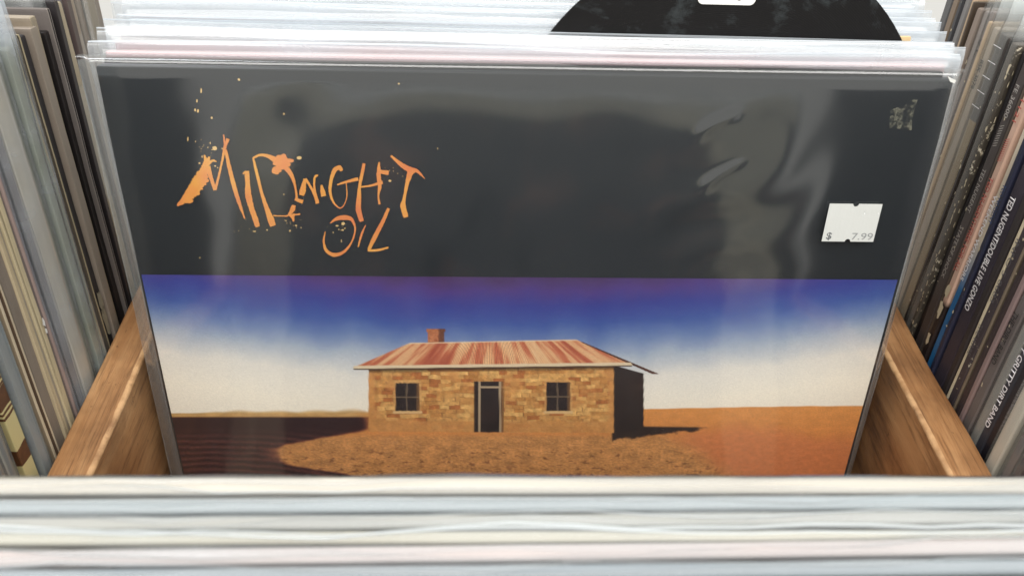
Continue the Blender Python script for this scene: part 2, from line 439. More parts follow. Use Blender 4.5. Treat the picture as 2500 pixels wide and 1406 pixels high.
def ink(px, py, u):
    """px, py: place in the picture, u: -1..1 across the cover"""
    w1 = fb(px, py, .012, 1.0)
    # sky
    t = (py - 678) / (1000 - 678)
    c = ramp(SKYR, t + (u + .02) ** 2 * .24 + w1 * .06)
    hor = 1008 - 18 * sm(900, 2150, px) + 1.5 * nz(px, 0, .02, 4)
    # ground
    if py > hor - 22:
        g = mx((214, 144, 78), (204, 122, 64), sm(hor, hor + 160, py))
        g = mul(g, 1 + .10 * fb(px, py * 2.5, .03, 2) + .10 * nz(px, py * 2, .3, 5))
        red = sm(-18, 22, (py - 1040) - .28 * abs(px - 1830) * .5 + 26 * fb(px, py, .012, 9)) * sm(1480, 1640, px)
        g = mx(g, mul((204, 122, 80), 1 + .18 * fb(px, py * 2, .07, 3)), red * .6)
        yard = sm(-60, 50, 450 - abs(px - 1150) * .92 + (py - 1050) * 1.1 + 40 * fb(px, py * 1.6, .016, 12)) * sm(1052, 1070, py + 6 * fb(px, py, .03, 6))
        sand = mul((196, 138, 82), 1 + .26 * fb(px, py * 2.2, .03, 13) + .16 * nz(px, py * 2, .16, 15))
        tuft = max(sm(.22, .34, fb(px, py * 2.6, .05, 21)) * sm(1075, 1110, py), sm(.18, .3, fb(px, py * 3, .035, 23)) * sm(1120, 1150, py))
        sand = mx(sand, (96, 54, 38), tuft * .5)
        stone = sm(.36, .42, fb(px, py * 1.8, .11, 33)); sand = mx(sand, (214, 168, 112), stone * .6)
        g = mx(g, sand, yard)
        edge = 905 - px + 60 * sm(1060, 1180, py) - 250 * sm(1040, 1100, py) * sm(1185, 1120, py) + 30 * fb(px, py, .02, 40)
        fld = sm(-12, 25, edge) * sm(1012, 1020, py)
        fur = .5 + .5 * math.sin((math.hypot((px - 520) * .55, (py - 1330) * 1.5)) * .30 + 2.2 * fb(px, py, .02, 41))
        f = mul(mx((46, 24, 26), (122, 70, 62), fur * sm(1035, 1080, py) * (.5 + .5 * nz(px, py, .25, 42))), 1 + .3 * nz(px, py * 2, .3, 43))
        f = mx(f, (120, 60, 52), sm(40, 0, edge) * .6)
        g = mx(g, f, fld)
        dune = sm(960, 840, px) * sm(1019, 1013, py)
        g = mx(g, mul((196, 156, 98), 1 + .2 * fb(px, py * 3, .03, 50)), dune)
        c = mx(c, g, sm(hor - 2 - 16 * sm(960, 860, px) * sm(430, 600, px) * (.35 + abs(nz(px, 0, .011, 60))), hor + 1, py))
    # long soft-edged ground shadow to the right of the cottage
    shd = sm(-3, 4, 1072 - py + 10 * fb(px, py, .05, 70) - (px - 1500) * .12) * sm(-3, 3, py - 1040 - (px - 1570) * .012) * sm(1745, 1690, px + 30 * fb(px, py, .06, 71)) * sm(1492, 1496, px)
    c = mx(c, (34, 26, 26), shd * .93)
    # cottage -------------------------------------------------------------
    top = 898 - (px - 900) * .012; bot = 1052 + (px - 900) * .006 + 3 * fb(px, 0, .05, 80)
    if 898 < px < 1502 and top - 3 < py < bot + 8:
        row = (py - top) / 9.3 + .35 * nz(px, py, .02, 81); r = math.floor(row); fr = row - r
        wd = 19 + 14 * h1(r, 3); col = (px + 37 * h1(r, 5)) / wd + .3 * nz(px, r, .04, 82); q = math.floor(col); fc = col - q
        v = h1(r, q); st = mx((180, 124, 66), (220, 174, 106), v)
        if h1(q, r + 9) > .85: st = (170, 104, 56)
        st = mul(st, 1 + .26 * fb(px, py, .09, 83) + .12 * nz(px, py, .5, 84))
        m_ = max(sm(.12, .0, fr), sm(.10, .0, fc)) * (.45 + .55 * h1(q + 2, r)) * sm(-.2, .3, nz(px, py, .03, 85) + .1)
        st = mx(st, (112, 74, 42), m_ * .85)
        pl = sm(.05, .3, fb(px, py, .014, 86)) * .75 + .9 * max(sm(922, 908, px), sm(1478, 1492, px)) + .8 * sm(1024, 1030, py)
        st = mx(st, mul((198, 140, 80), 1 + .2 * fb(px, py, .05, 87)), min(1, pl))
        st = mul(st, 1 - .55 * sm(14, 4, py - top))                        # printed eaves shade
        for (xa, xb, ya, yb_) in ((966, 1024, 934, 1002), (1334, 1392, 932, 1002)):
            if xa - 9 < px < xb + 9 and ya - 9 < py < yb_ + 9:
                rev = sm(-6, -4, min(px - xa, xb - px, py - ya + 1, yb_ - py + 2)); st = mx(st, mul((206, 158, 100), 1 + .2 * nz(px, py, .2, 90)), rev * .6)
                ins = sm(-.8, .8, min(px - xa, xb - px, py - ya + 1.5 * nz(px, 0, .2), yb_ - py + 2 * nz(px, 1, .15)))
                dk = mul((38, 28, 28), 1 + .5 * fb(px, py, .05, 91)); dk = mx(dk, (120, 84, 52), sm(9, 3, px - xa) * .0 + sm(xb - 9, xb - 5, px) * .85)
                mid = max(sm(2.2, 1.2, abs(px - (xa + xb) / 2 + 2)), sm(2.0, 1.0, abs(py - (ya + yb_) / 2)))
                dk = mx(dk, (132, 112, 88), mid * .75)
                st = mx(st, dk, ins)
                st = mx(st, (214, 178, 126), sm(-1, 1, min(px - xa + 7, xb + 7 - px, py - yb_, yb_ + 6 - py)))
        xa, xb, ya = 1158, 1230, 930
        if xa - 8 < px < xb + 8 and py > ya - 8:
            ins = sm(-.8, .8, min(px - xa, xb - px, py - ya)); dk = mul((36, 27, 27), 1 + .5 * fb(px, py, .04, 95))
            dk = mx(dk, (196, 172, 138), max(sm(3, 2, abs(px - xa - 12)), sm(3, 2, abs(px - xb + 9)), sm(3, 2, abs(py - ya - 14)) * sm(xa + 9, xa + 12, px)) * .85)
            dk = mx(dk, (150, 104, 60), sm(xb - 8, xb - 5, px) * .8)
            st = mx(st, dk, ins)
        c = mx(c, st, sm(-1, 1, min(px - 900, 1500 - px)) * sm(2, -2, py - bot))
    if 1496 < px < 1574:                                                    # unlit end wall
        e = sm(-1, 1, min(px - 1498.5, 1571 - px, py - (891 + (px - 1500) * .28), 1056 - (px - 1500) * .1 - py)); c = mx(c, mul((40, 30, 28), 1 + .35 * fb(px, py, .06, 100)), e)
    if 1040 < px < 1090 and 790 < py < 870:                                 # chimney
        e = sm(-1, 1, min(px - 1044 + 3 * sm(811, 808, py), 1084 - px + 3 * sm(811, 808, py), py - 802)); r = math.floor(py / 4.2)
        b_ = mx((158, 92, 60), (196, 128, 88), h1(r, math.floor((px + 4 * (r % 2)) / 8.3))); b_ = mx(b_, (88, 52, 40), sm(1070, 1073, px) * .8)
        c = mx(c, mul(b_, 1 + .2 * nz(px, py, .3, 101)), e)
    # roof sheet
    tl = 836 - (px - 1000) * .02
    e = min(py - tl, (px - 868) * .40 - (894 - py) * .92, (1540 - px) * .40 - (886 - py) * .92, 895 - (px - 868) * .012 - py)
    if e > -2:
        k_ = (py - tl) / 62; cxr = 1200 + (px - 1200) / (1 + .36 * (k_ - .5)); str_ = cxr * .1
        rust = fb(cxr, py * .16, .055, 110) + .5 * nz(cxr, py * .3, .02, 111)
        rc = ramp([(0, (222, 184, 140)), (.4, (212, 160, 116)), (.62, (184, 102, 72)), (1, (158, 76, 56))], .46 + .9 * rust)
        rc = mul(rc, 1 + .10 * math.sin(cxr * 1.25) + .08 * nz(px, py, .4, 112))
        rc = mx(rc, (226, 204, 172), sm(4, 1.5, py - tl) * .8)
        c = mx(c, rc, sm(-1, 1, e))
    e = min(px - 1408 - (py - 830) * 2.25, 912 - py, (py - 828) * 2.4 - (px - 1408), py - 834)
    if e > -2: c = mx(c, mul((78, 46, 38), 1 + .3 * fb(px, py, .06, 115)), sm(-1, 1, e))
    gy = 894 - (px - 868) * .012
    if 864 < px < 1542 and gy - 4 < py < gy + 9:
        c = mx(c, (216, 196, 164), sm(5, 3.6, abs(py - gy - 2))); c = mx(c, (60, 40, 30), sm(2, 1, abs(py - gy - 6.5)) * .8)
    gr = 1 + .05 * nz(px, py, .9, 120) + .04 * nz(px, py, .45, 121)
    return mul(c, gr)

def picture():
    nX, nZ = 620, 340
    V = []; F = []; CO = []
    MW = album.matrix_world
    zlow = on_cover(1250, 1215)[1]
    for j in range(nZ + 1):
        z = zt + (zlow - zt) * j / nZ
        for i in range(nX + 1):
            x = xl + (xr - xl) * i / nX
            V.append((x, -.00026, z))
            d = MW @ Vector((x, 0, z)) - CAM
            cz = sum(AX[a][2] * d[a] for a in range(3))
            px = 1250 + FPX * sum(AX[a][0] * d[a] for a in range(3)) / cz; py = 703 + FPX * sum(AX[a][1] * d[a] for a in range(3)) / cz
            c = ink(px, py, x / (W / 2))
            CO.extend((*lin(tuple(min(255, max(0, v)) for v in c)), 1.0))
    n = nX + 1
    for j in range(nZ):
        for i in range(nX): F.append((j * n + i, (j + 1) * n + i, (j + 1) * n + i + 1, j * n + i + 1))
    k = NT('printed_ink'); at = k.n('ShaderNodeAttribute'); at.attribute_name = 'ink'
    o = mesh_obj('printed_picture', V, F, k.done(k.bsdf(at.outputs['Color'], .38, .5)), jk)
    o.data.attributes.new('ink', 'FLOAT_COLOR', 'POINT').data.foreach_set('color', CO)
    mesh_obj('printed_lower_border', [(xl, -.00026, z_bot), (xr, -.00026, z_bot), (xr, -.00026, zlow), (xl, -.00026, zlow)], [(0, 1, 2, 3)], print_mat('printed_soil', (190, 118, 66), .3, sc=80), jk)
picture()

# --- brush lettering, traced as strokes with changing width (zoomed trace units)
LET = NT('orange_lettering'); co = LET.coord()
c = LET.ramp(LET.noise(co, 45, 3), [(.35, lin((214, 122, 72))), (.5, lin((222, 148, 72))), (.65, lin((226, 166, 74)))])
LET = LET.done(LET.bsdf(c, .38, .5))
def tr(p): return on_cover(380 + p[0] / 2.9286, 180 + p[1] / 2.9286)
def stroke(pts, rough=2.2, seed=0):
    """ribbon through pts (x, y, width)"""
    V = []; F = []
    D = []
    for i in range(len(pts) - 1):
        p0 = pts[max(0, i - 1)]; p1 = pts[i]; p2 = pts[i + 1]; p3 = pts[min(len(pts) - 1, i + 2)]
        n = max(3, int(math.hypot(p2[0] - p1[0], p2[1] - p1[1]) / 6))
        for s in range(n):
            t = s / n
            cr = [.5 * (2 * p1[a] + (p2[a] - p0[a]) * t + (2 * p0[a] - 5 * p1[a] + 4 * p2[a] - p3[a]) * t * t + (3 * p1[a] - p0[a] - 3 * p2[a] + p3[a]) * t ** 3) for a in (0, 1)]
            D.append((cr[0], cr[1], p1[2] + (p2[2] - p1[2]) * t))
    D.append(pts[-1])
    for i, (x, y, wd) in enumerate(D):
        a = D[max(0, i - 1)]; b = D[min(len(D) - 1, i + 1)]
        dx, dy = b[0] - a[0], b[1] - a[1]; L = math.hypot(dx, dy) or 1
        nx, ny = -dy / L, dx / L
        for s in (-1, 1):
            hw = max(1.0, wd / 2 * .98 + noise.noise(Vector((x * .09, y * .09, seed + s * 4))) * rough * (1 + wd * .03))
            V.append((x + nx * hw * s, y + ny * hw * s))
    for i in range(len(D) - 1): F.append((2 * i, 2 * i + 1, 2 * i + 3, 2 * i + 2))
    return V, F
def blob(cx, cy, rx, ry, seed, rough=.3, n=22):
    rn = random.Random(seed); V = []
    for i in range(n):
        an = 2 * math.pi * i / n; r = 1 + (rn.random() - .5) * rough
        V.append((cx + math.cos(an) * rx * r, cy + math.sin(an) * ry * r))
    return V, [tuple(range(n))]
LETTERS = {
 'm': [[(350, 578, 10), (362, 610, 26), (366, 640, 40)], [(388, 590, 16), (372, 640, 34)], [(440, 626, 8), (410, 618, 16), (372, 650, 30)],
       [(365, 630, 40), (352, 690, 70), (318, 760, 100), (272, 830, 92), (222, 888, 62), (158, 938, 8)],
       [(375, 660, 44), (402, 745, 26), (430, 828, 24)], [(430, 828, 20), (455, 730, 16), (480, 620, 16), (500, 520, 22), (522, 462, 26)],
       [(490, 432, 9), (496, 480, 12), (503, 530, 18)], [(505, 540, 20), (530, 660, 28), (562, 790, 32), (602, 920, 26), (642, 1033, 6)]],
 'i': [[(626, 712, 10), (652, 698, 26)], [(655, 692, 34), (661, 780, 34), (667, 870, 46), (690, 960, 38), (716, 1035, 40), (734, 1090, 32)]],
 'd': [[(700, 598, 14), (725, 700, 22), (762, 850, 22), (800, 965, 34), (826, 1035, 48), (842, 1084, 44)],
       [(700, 600, 14), (752, 578, 18), (810, 588, 26), (870, 620, 50)],
       [(915, 650, 40), (970, 715, 30), (1000, 800, 16), (1012, 885, 16)], [(998, 892, 20), (1056, 912, 30)],
       [(845, 1010, 9), (910, 1012, 8), (950, 1008, 12), (982, 965, 38), (990, 935, 26)], [(975, 1000, 46), (984, 1025, 24), (990, 1052, 8)], [(990, 1006, 10), (1036, 998, 12)]],
 'n': [[(1046, 866, 36), (1055, 830, 46), (1062, 790, 30), (1072, 748, 22)], [(1072, 748, 22), (1108, 800, 16), (1145, 870, 26), (1160, 924, 26)], [(1150, 880, 20), (1136, 800, 14), (1142, 735, 16), (1164, 722, 12)]],
 'i_small': [[(1188, 792, 12), (1196, 835, 32), (1204, 872, 36)]],
 'g': [[(1332, 692, 18), (1318, 668, 34), (1285, 682, 32), (1260, 745, 26), (1249, 825, 22), (1262, 890, 16), (1290, 935, 12), (1325, 956, 9), (1356, 920, 8), (1370, 860, 8), (1364, 776, 6)],
       [(1300, 790, 10), (1370, 768, 18), (1450, 748, 28)]],
 'h': [[(1492, 638, 20), (1476, 720, 24), (1460, 800, 20), (1456, 880, 32), (1452, 965, 40), (1476, 1052, 30)], [(1470, 806, 12), (1540, 796, 14), (1625, 772, 26)],
       [(1600, 628, 10), (1596, 715, 32), (1604, 800, 28), (1594, 862, 12), (1602, 930, 18)], [(1604, 696, 26), (1668, 706, 34)]],
 't': [[(1684, 584, 14), (1760, 648, 32), (1828, 688, 46), (1870, 692, 26), (1926, 748, 3)], [(1826, 690, 52), (1800, 780, 26), (1780, 880, 20), (1770, 940, 40), (1792, 1022, 36)]],
 'o': [[(1250, 1065, 6), (1290, 1036, 24), (1348, 1024, 36), (1398, 1034, 26), (1426, 1085, 13), (1424, 1140, 11), (1396, 1212, 13), (1345, 1270, 20), (1280, 1290, 28), (1226, 1262, 24), (1204, 1200, 15), (1215, 1124, 6)]],
 'i_second': [[(1503, 1078, 5), (1472, 1150, 17), (1450, 1234, 9)]],
 'l': [[(1668, 958, 20), (1622, 1060, 28), (1570, 1160, 32), (1526, 1252, 24)], [(1518, 1258, 14), (1590, 1256, 18), (1666, 1236, 12)]],
}
BLOBS = {'d': [(905, 628, 62, 54, 1), (866, 688, 34, 26, 2), (955, 618, 40, 14, 3)], 'm': [(250, 905, 26, 16, 4), (300, 850, 22, 14, 5), (360, 760, 24, 18, 6)]}
for kk, (nm, strokes) in enumerate(LETTERS.items()):
    V = []; F = []
    for si, st in enumerate(strokes):
        v, f = stroke(st, 4.5 if (nm == 'm' and si == 3) else 2.0, kk * 5 + si)
        b = len(V); V += [(x, z, -.00072 - .000012 * si) for x, z in (tr(p) for p in v)]; F += [tuple(i + b for i in ff) for ff in f]
    for bi, bb in enumerate(BLOBS.get(nm, [])):
        v, f = blob(*bb[:4], bb[4]); b = len(V)
        V += [(x, z, -.00084 - .000012 * bi) for x, z in (tr(p) for p in v)]; F += [tuple(i + b for i in ff) for ff in f]
    mesh_obj('painted_letter', [(x, y, z) for (x, z, y) in V], F, LET, jk)
V = []; F = []
dots = [(426, 530, 16, 16), (600, 40, 9, 9), (330, 120, 5, 20), (300, 192, 6, 12), (287, 258, 7, 11), (307, 263, 7, 12), (405, 313, 7, 9), (920, 285, 7, 8), (1740, 70, 7, 6), (2017, 532, 4, 7), (1030, 598, 17, 13), (318, 636, 7, 6), (336, 590, 4, 9), (395, 492, 4, 8), (480, 532, 5, 5), (1342, 1068, 12, 11), (1300, 1082, 12, 6), (1340, 1112, 7, 7), (1312, 1108, 5, 5), (1355, 1100, 5, 5), (1272, 1130, 4, 5), (1330, 1190, 3, 12), (963, 1118, 7, 7), (1006, 1080, 8, 6), (1042, 1095, 5, 4), (935, 1046, 5, 4), (710, 1122, 12, 4), (800, 1112, 6, 5), (320, 1310, 5, 6), (1676, 762, 11, 8), (235, 466, 5, 16), (290, 482, 4, 6), (378, 524, 4, 5), (430, 656, 7, 5), (448, 668, 5, 4), (920, 858, 4, 5)]
rnd = random.Random(9)
for q in range(46):
    bx, by = rnd.choice([(1660, 700), (400, 640), (1320, 1090), (990, 1075), (350, 520), (640, 1080)])
    dots.append((bx + rnd.gauss(0, 42), by + rnd.gauss(0, 34), rnd.uniform(1.5, 3.5), rnd.uniform(1.5, 4)))
for i, (x, y, rx, ry) in enumerate(dots):
    v, f = blob(x, y, rx, ry, i, .35, 10); b = len(V)
    V += [(X, -.00076, Z) for X, Z in (tr(p) for p in v)]; F += [tuple(j + b for j in f[0])]
o = mesh_obj('paint_spatter', V, F, print_mat('pale_spatter', (232, 196, 130)), jk); o['kind'] = 'stuff'

# --- worn spot where an older label was peeled off, scuffed corner
k = NT('label_residue'); co = k.coord()
tt = k.n('ShaderNodeBsdfTransparent'); dd = k.n('ShaderNodeBsdfDiffuse'); dd.inputs[0].default_value = (*lin((150, 148, 130)), 1)
mr = k.n('ShaderNodeMapRange'); k.l(k.noise(co, 300, 5, .8), mr.inputs[0]); mr.inputs[1].default_value = .46; mr.inputs[2].default_value = .62; mr.inputs[4].default_value = .5
ms = k.n('ShaderNodeMixShader'); k.l(mr.outputs[0], ms.inputs[0]); k.l(tt.outputs[0], ms.inputs[1]); k.l(dd.outputs[0], ms.inputs[2])
RES = k.done(ms.outputs[0])
sheet('label_residue', ragged([(2172, 268), (2200, 258), (2216, 246), (2238, 243), (2228, 275), (2224, 318), (2170, 312), (2172, 268)], 5, 2), RES, 5)
WHITE = paper((226, 226, 222), 0, .6, streak=.05)
sheet('corner_scuff', ragged([(2312, 186), (2332, 196), (2330, 204), (2318, 200), (2312, 186)], 3, 6), WHITE, 5)

# --- the clear sleeve: real wrinkles, folded over at the top
def cover_bag():
    nx, nz = 380, 330
    CR = [(1690, 345, 1805, 262, .0022, .00055), (1700, 475, 1822, 375, .0024, .0006)]
    CR = [(*on_cover(a_, b_), *on_cover(c_, d_), sg, hh) for (a_, b_, c_, d_, sg, hh) in CR]
    a = W / 2; x0, x1 = -a - .0062, a + .0035
    V = []; F = []
    zs = [(H + .0016) * i / nz for i in range(nz + 1)]
    rows = []
    for z in zs: rows.append((z, None))
    for i in range(1, 9): rows.append((H + .0016, i / 8))           # the fold over the jacket top
    for i in range(1, 7): rows.append((H + .0016 - .03 * i / 6, 2.0))
    for (z, fold) in rows:
        for i in range(nx + 1):
            x = x0 + (x1 - x0) * i / nx
            wv = .0006 * noise.noise(Vector((x * 11, z * 6, 1.7))) + .00022 * noise.noise(Vector((x * 34 + z * 20, z * 26 - x * 14, 6.1)))
            # diagonal creases towards the upper right
            u = (x - .075) * .8 + (z - .262) * .6; q = -(x - .075) * .6 + (z - .262) * .8
            g = math.exp(-(u / .030) ** 2 - (q / .026) ** 2)
            wv += g * .0006 * math.sin(q * 210 + 1.6 * math.sin(u * 80))
            g2 = math.exp(-((x + .09) / .03) ** 2 - ((z - .285) / .03) ** 2)
            wv += g2 * .00022 * math.sin((z * 1.0 - x * .8) * 150)
            for (ax_, az_, bx_, bz_, sg, hh) in CR:
                if abs(x - (ax_ + bx_) / 2) > .03 or abs(z - (az_ + bz_) / 2) > .03: continue
                ex_, ez_ = bx_ - ax_, bz_ - az_; L2 = ex_ * ex_ + ez_ * ez_; tt_ = ((x - ax_) * ex_ + (z - az_) * ez_) / L2
                if -.3 < tt_ < 1.3:
                    dd_ = ((x - ax_) * ez_ - (z - az_) * ex_) / math.sqrt(L2) + .0012 * math.sin(tt_ * 5)
                    wv += hh * math.exp(-(dd_ / sg) ** 2) * math.exp(-((tt_ - .5) / .42) ** 4)
            edge = min(1, (x - x0) / .005, (x1 - x) / .003)
            y = -.0016 - wv * max(0, edge)
            if edge < 1: y = y * edge + (1 - edge) * .0028
            if fold is None:
                kx = max(0, (z - (H - .004)) / .0056); y = y * (1 - kx * .2); zz = z
            elif fold <= 1:
                y = -.0013 + fold * .0100; zz = z + math.sin(fold * math.pi) * .0009 + .0005 * noise.noise(Vector((x * 11, 3, 8)))
            else:
                y = .0088 + .0005 * noise.noise(Vector((x * 20, z * 20, 2))); zz = z
            V.append((x, y, zz))
    n = nx + 1
    for r_ in range(len(rows) - 1):
        for i in range(nx): F.append((r_ * n + i, r_ * n + i + 1, (r_ + 1) * n + i + 1, (r_ + 1) * n + i))
    return mesh_obj('plastic_sleeve', V, F, BAG_COVER, album, smooth=True)
cb = cover_bag()
# seam strips down both sides of the sleeve
SEAM = plastic('sleeve_seam', .3, .06, .2, hcol=(.62, .66, .66))
for (xa, xb) in ((-W / 2 - .0064, -W / 2 - .0006), (W / 2 + .0006, W / 2 + .0036)):
    V = []; F = []
    for i in range(41):
        z = (H + .001) * i / 40
        for x in (xa, (xa + xb) / 2, xb):
            V.append((x + .0003 * noise.noise(Vector((z * 30, x * 50, 2))), .0026 + .0006 * noise.noise(Vector((z * 14, x * 80, 5))), z))
    for i in range(40):
        for j in range(2): F.append((i * 3 + j, i * 3 + j + 1, i * 3 + j + 4, i * 3 + j + 3))
    mesh_obj('sleeve_seam', V, F, SEAM, cb, smooth=True)

# --- price sticker on the sleeve
def sticker():
    xa, zb = on_cover(1999, 582); xb, zt_ = on_cover(2147, 492); xa2, _ = on_cover(2019, 492)
    xa = (xa + xa2) / 2; xm = (xa + xb) / 2; r = .00115
    P = [(xa, zb)]
    P += [(xm + math.cos(an) * r, zb + max(0, math.sin(an)) * r) for an in [math.pi * (1 - i / 10) for i in range(11)]]
    P += [(xb, zb), (xb, zt_)]
    P += [(xm + math.cos(an) * r, zt_ - math.sin(an) * r) for an in [math.pi * i / 10 for i in range(11)]]
    P += [(xa, zt_)]
    n = len(P); V = [(x, -.00300, z) for x, z in P] + [(x, -.00285, z) for x, z in P]
    F = [tuple(range(n)), tuple(range(n, 2 * n))[::-1]] + [(i, n + i, n + (i + 1) % n, (i + 1) % n) for i in range(n)]
    o = mesh_obj('price_sticker', V, F, paper((204, 206, 203), 0, .7, streak=.1), album)
    return o, xa, xb, zb, zt_
st, sxa, sxb, szb, szt = sticker()
def flat_text(parent, s, x0, x1, z0, cap, mat, y, name='printed_price', font_off=0):
    cu = bpy.data.curves.new('txt', 'FONT'); cu.body = s; cu.size = 1; cu.offset = font_off; cu.resolution_u = 3
    o = bpy.data.objects.new('txt', cu); COL.objects.link(o)
    dg = bpy.context.evaluated_depsgraph_get(); dg.update()
    me = bpy.data.meshes.new_from_object(o.evaluated_get(dg)); bpy.data.objects.remove(o)
    xs = [v.co.x for v in me.vertices]; a, b = min(xs), max(xs)
    for v in me.vertices: v.co = Vector((x0 + (v.co.x - a) / (b - a) * (x1 - x0), y, z0 + v.co.y / .73 * cap))
    me.materials.clear(); me.materials.append(mat); me.name = name
    ob = bpy.data.objects.new(name, me); COL.objects.link(ob); ob.parent = parent
INK = print_mat('faded_ink', (128, 130, 130), .3, .6, 1800, 1.5); INK2 = print_mat('pale_ink', (205, 207, 204), .1, .6); INK3 = print_mat('dark_ink', (88, 90, 92), .3, .6, 1800, 1.6)
SW = sxb - sxa
flat_text(st, '7.99', sxa + SW * .56, sxa + SW * .965, szb + .0009, .0031, INK, -.00304, font_off=.004)
flat_text(st, '$', sxa + SW * .07, sxa + SW * .17, szb + .0011, .0030, INK3, -.00304, font_off=.02)
flat_text(st, '04-14', sxa + SW * .54, sxa + SW * .985, szt - .0046, .0028, INK2, -.00304, 'printed_date', font_off=-.01)

# ------------------------------------------------------------------ back row: sleeved records behind the album
CREAM = (206, 192, 166)
ords = ['first', 'second', 'third', 'fourth', 'fifth', 'sixth', 'seventh', 'eighth', 'ninth', 'tenth', 'eleventh', 'twelfth', 'thirteenth', 'fourteenth', 'fifteenth', 'sixteenth']
back_cols = [(190, 160, 164), (196, 166, 168), (120, 120, 130), (170, 166, 160), (90, 88, 98), (166, 176, 186), (150, 146, 152), (84, 90, 104), (176, 178, 180), (140, 150, 160), (160, 166, 174), (120, 108, 112), (170, 176, 180), (140, 140, 138)]
yb = .2040
BACKLEAN = R(14)
for i, bc in enumerate(back_cols):
    rnd = random.Random(100 + i)
    dx = (0, .001, .002, -.0005, .003, -.001, .0005, .002, -.002, .001, .003, -.001, .002, 0)[i]
    dz = (.000, .0008, -.0005, .0002, -.001, .001, .0018, .0, .002, .0012, .002, .0018, .003, .003)[i]
    o = thing('sleeved_record', 'pale record in milky plastic sleeve, %s behind the dark desert album' % ords[i], 'record album', (CX + dx, yb, .0012 + dz), (-BACKLEAN, R(rnd.uniform(-.25, .25) - .2), R(rnd.uniform(-.4, .4))), 'sleeved records standing behind the dark album')
    t = .0030
    jacket(o, t, paper(bc, .05), paper(CREAM), paper((90, 84, 78)), 0, seed=20 + i)
    bag(o, t, BAG_TOP, flap=(.0032, .0042, .0046, .0040, .005, .006, .0045, .007, .005, .008, .006, .007, .006, .008)[i], ol=.004 + rnd.random() * .003, orr=.004 + rnd.random() * .003, seed=30 + i, bend=rnd.uniform(-.001, .003), tilt=rnd.uniform(-.006, .004), flare=.0006)
    yb += .0044 if i != 3 else .0062
    if i == 3: ydisc = yb - .0022
# torn manila inner sleeve poking out beside the disc
o = thing('manila_sleeve', 'thick manila paper sleeve corner showing right of the black disc card', 'paper sleeve', (CX + .002, ydisc + .0005, .001), (-BACKLEAN, R(-1.5), 0))
jacket(o, .0013, paper((214, 186, 140), .2), paper((214, 186, 140)), paper((150, 120, 80)), 0, seed=71, w=.309, h=.3150, wob=.0003)

# black disc-shaped divider card with a white label
VINYL = NT('black_vinyl'); co = VINYL.coord(loc=(0, 0, -.266))
wv = VINYL.n('ShaderNodeTexWave', wave_type='RINGS', rings_direction='SPHERICAL'); VINYL.l(co, wv.inputs[0]); wv.inputs['Scale'].default_value = 420; wv.inputs['Distortion'].default_value = .3
nn = VINYL.noise(co, 60, 5, .7)
sc_ = VINYL.n('ShaderNodeMapRange'); VINYL.l(VINYL.noise(co, 38, 7, .72, .4), sc_.inputs[0]); sc_.inputs[1].default_value = .55; sc_.inputs[2].default_value = .75
c = VINYL.mix(sc_.outputs[0], lin((13, 12, 13)), lin((58, 64, 66)))
rr = VINYL.n('ShaderNodeMapRange'); VINYL.l(nn, rr.inputs[0]); rr.inputs[3].default_value = .25; rr.inputs[4].default_value = .6
VINYL = VINYL.done(VINYL.bsdf(c, rr.outputs[0], .25, VINYL.bump(wv.outputs['Fac'], .06, .0004)))
o = thing('disc_divider', 'black round disc divider card with white label rising behind the sleeves', 'divider card', (.0955, ydisc - .0006, .001), (-BACKLEAN, 0, 0))
V = []; F = []; n = 96; rd = .0865; zc = .266
for y in (0, .0012):
    for i in range(n):
        an = 2 * math.pi * i / n; V.append((math.cos(an) * rd, y, zc + math.sin(an) * rd))
F = [tuple(range(n)), tuple(range(n, 2 * n))[::-1]] + [(i, n + i, n + (i + 1) % n, (i + 1) % n) for i in range(n)]
mesh_obj('disc', V, F, VINYL, o)
lw, lh, r_ = .0112, .0125, .0022
lz = .3292 + lh / 2 
P = []
for (sx, sz, a0) in ((1, -1, -math.pi / 2), (1, 1, 0), (-1, 1, math.pi / 2), (-1, -1, math.pi)):
    for i in range(6):
        an = a0 + math.pi / 2 * i / 5
        P.append((sx * (lw - r_) + math.cos(an) * r_ - .0026, lz + sz * (lh / 2 - r_) + math.sin(an) * r_))
n = len(P)
V = [(x, -.00035, z) for x, z in P] + [(x, -.0001, z) for x, z in P]
F = [tuple(range(n)), tuple(range(n, 2 * n))[::-1]] + [(i, n + i, n + (i + 1) % n, (i + 1) % n) for i in range(n)]
lab = mesh_obj('label', V, F, WHITE, o)
for xx in (-.0085, .0022):
    V = []; 
    for i in range(7):
        an = math.pi + math.pi * i / 6; V.append((xx + math.cos(an) * .0012, -.0004, lz - lh / 2 + .0028 + math.sin(an) * .0012))
    mesh_obj('label_letter_tail', V, [tuple(range(7))], print_mat('label_ink', (40, 38, 36)), lab)

# ------------------------------------------------------------------ front row: records leaning towards the camera
FL = R(17)
front = [ # jacket colour, thickness, gap after, dz, flap
 ((186, 180, 170), .0034, .0012, 0.0, .0018, 'cream'),
 ((154, 162, 166), .0028, .0010, .0000, .0035, 'pale blue'),
 ((164, 164, 160), .0026, .0008, .0002, .0028, 'grey-white'),
 ((182, 178, 164), .0024, .0010, -.0004, .0022, 'buttery cream'),
 ((182, 172, 170), .0030, .0010, .0006, .0030, 'pinkish white'),
 ((138, 146, 152), .0027, .0012, .0004, .0030, 'blue-grey'),
 ((80, 88, 94), .0032, .0012, -.0002, .0026, 'slate grey'),
 ((140, 150, 156), .0030, .0012, .0008, .0030, 'dull grey'),
]
k = NT('reflected_cover'); co = k.coord(); xyz = k.sep(co)
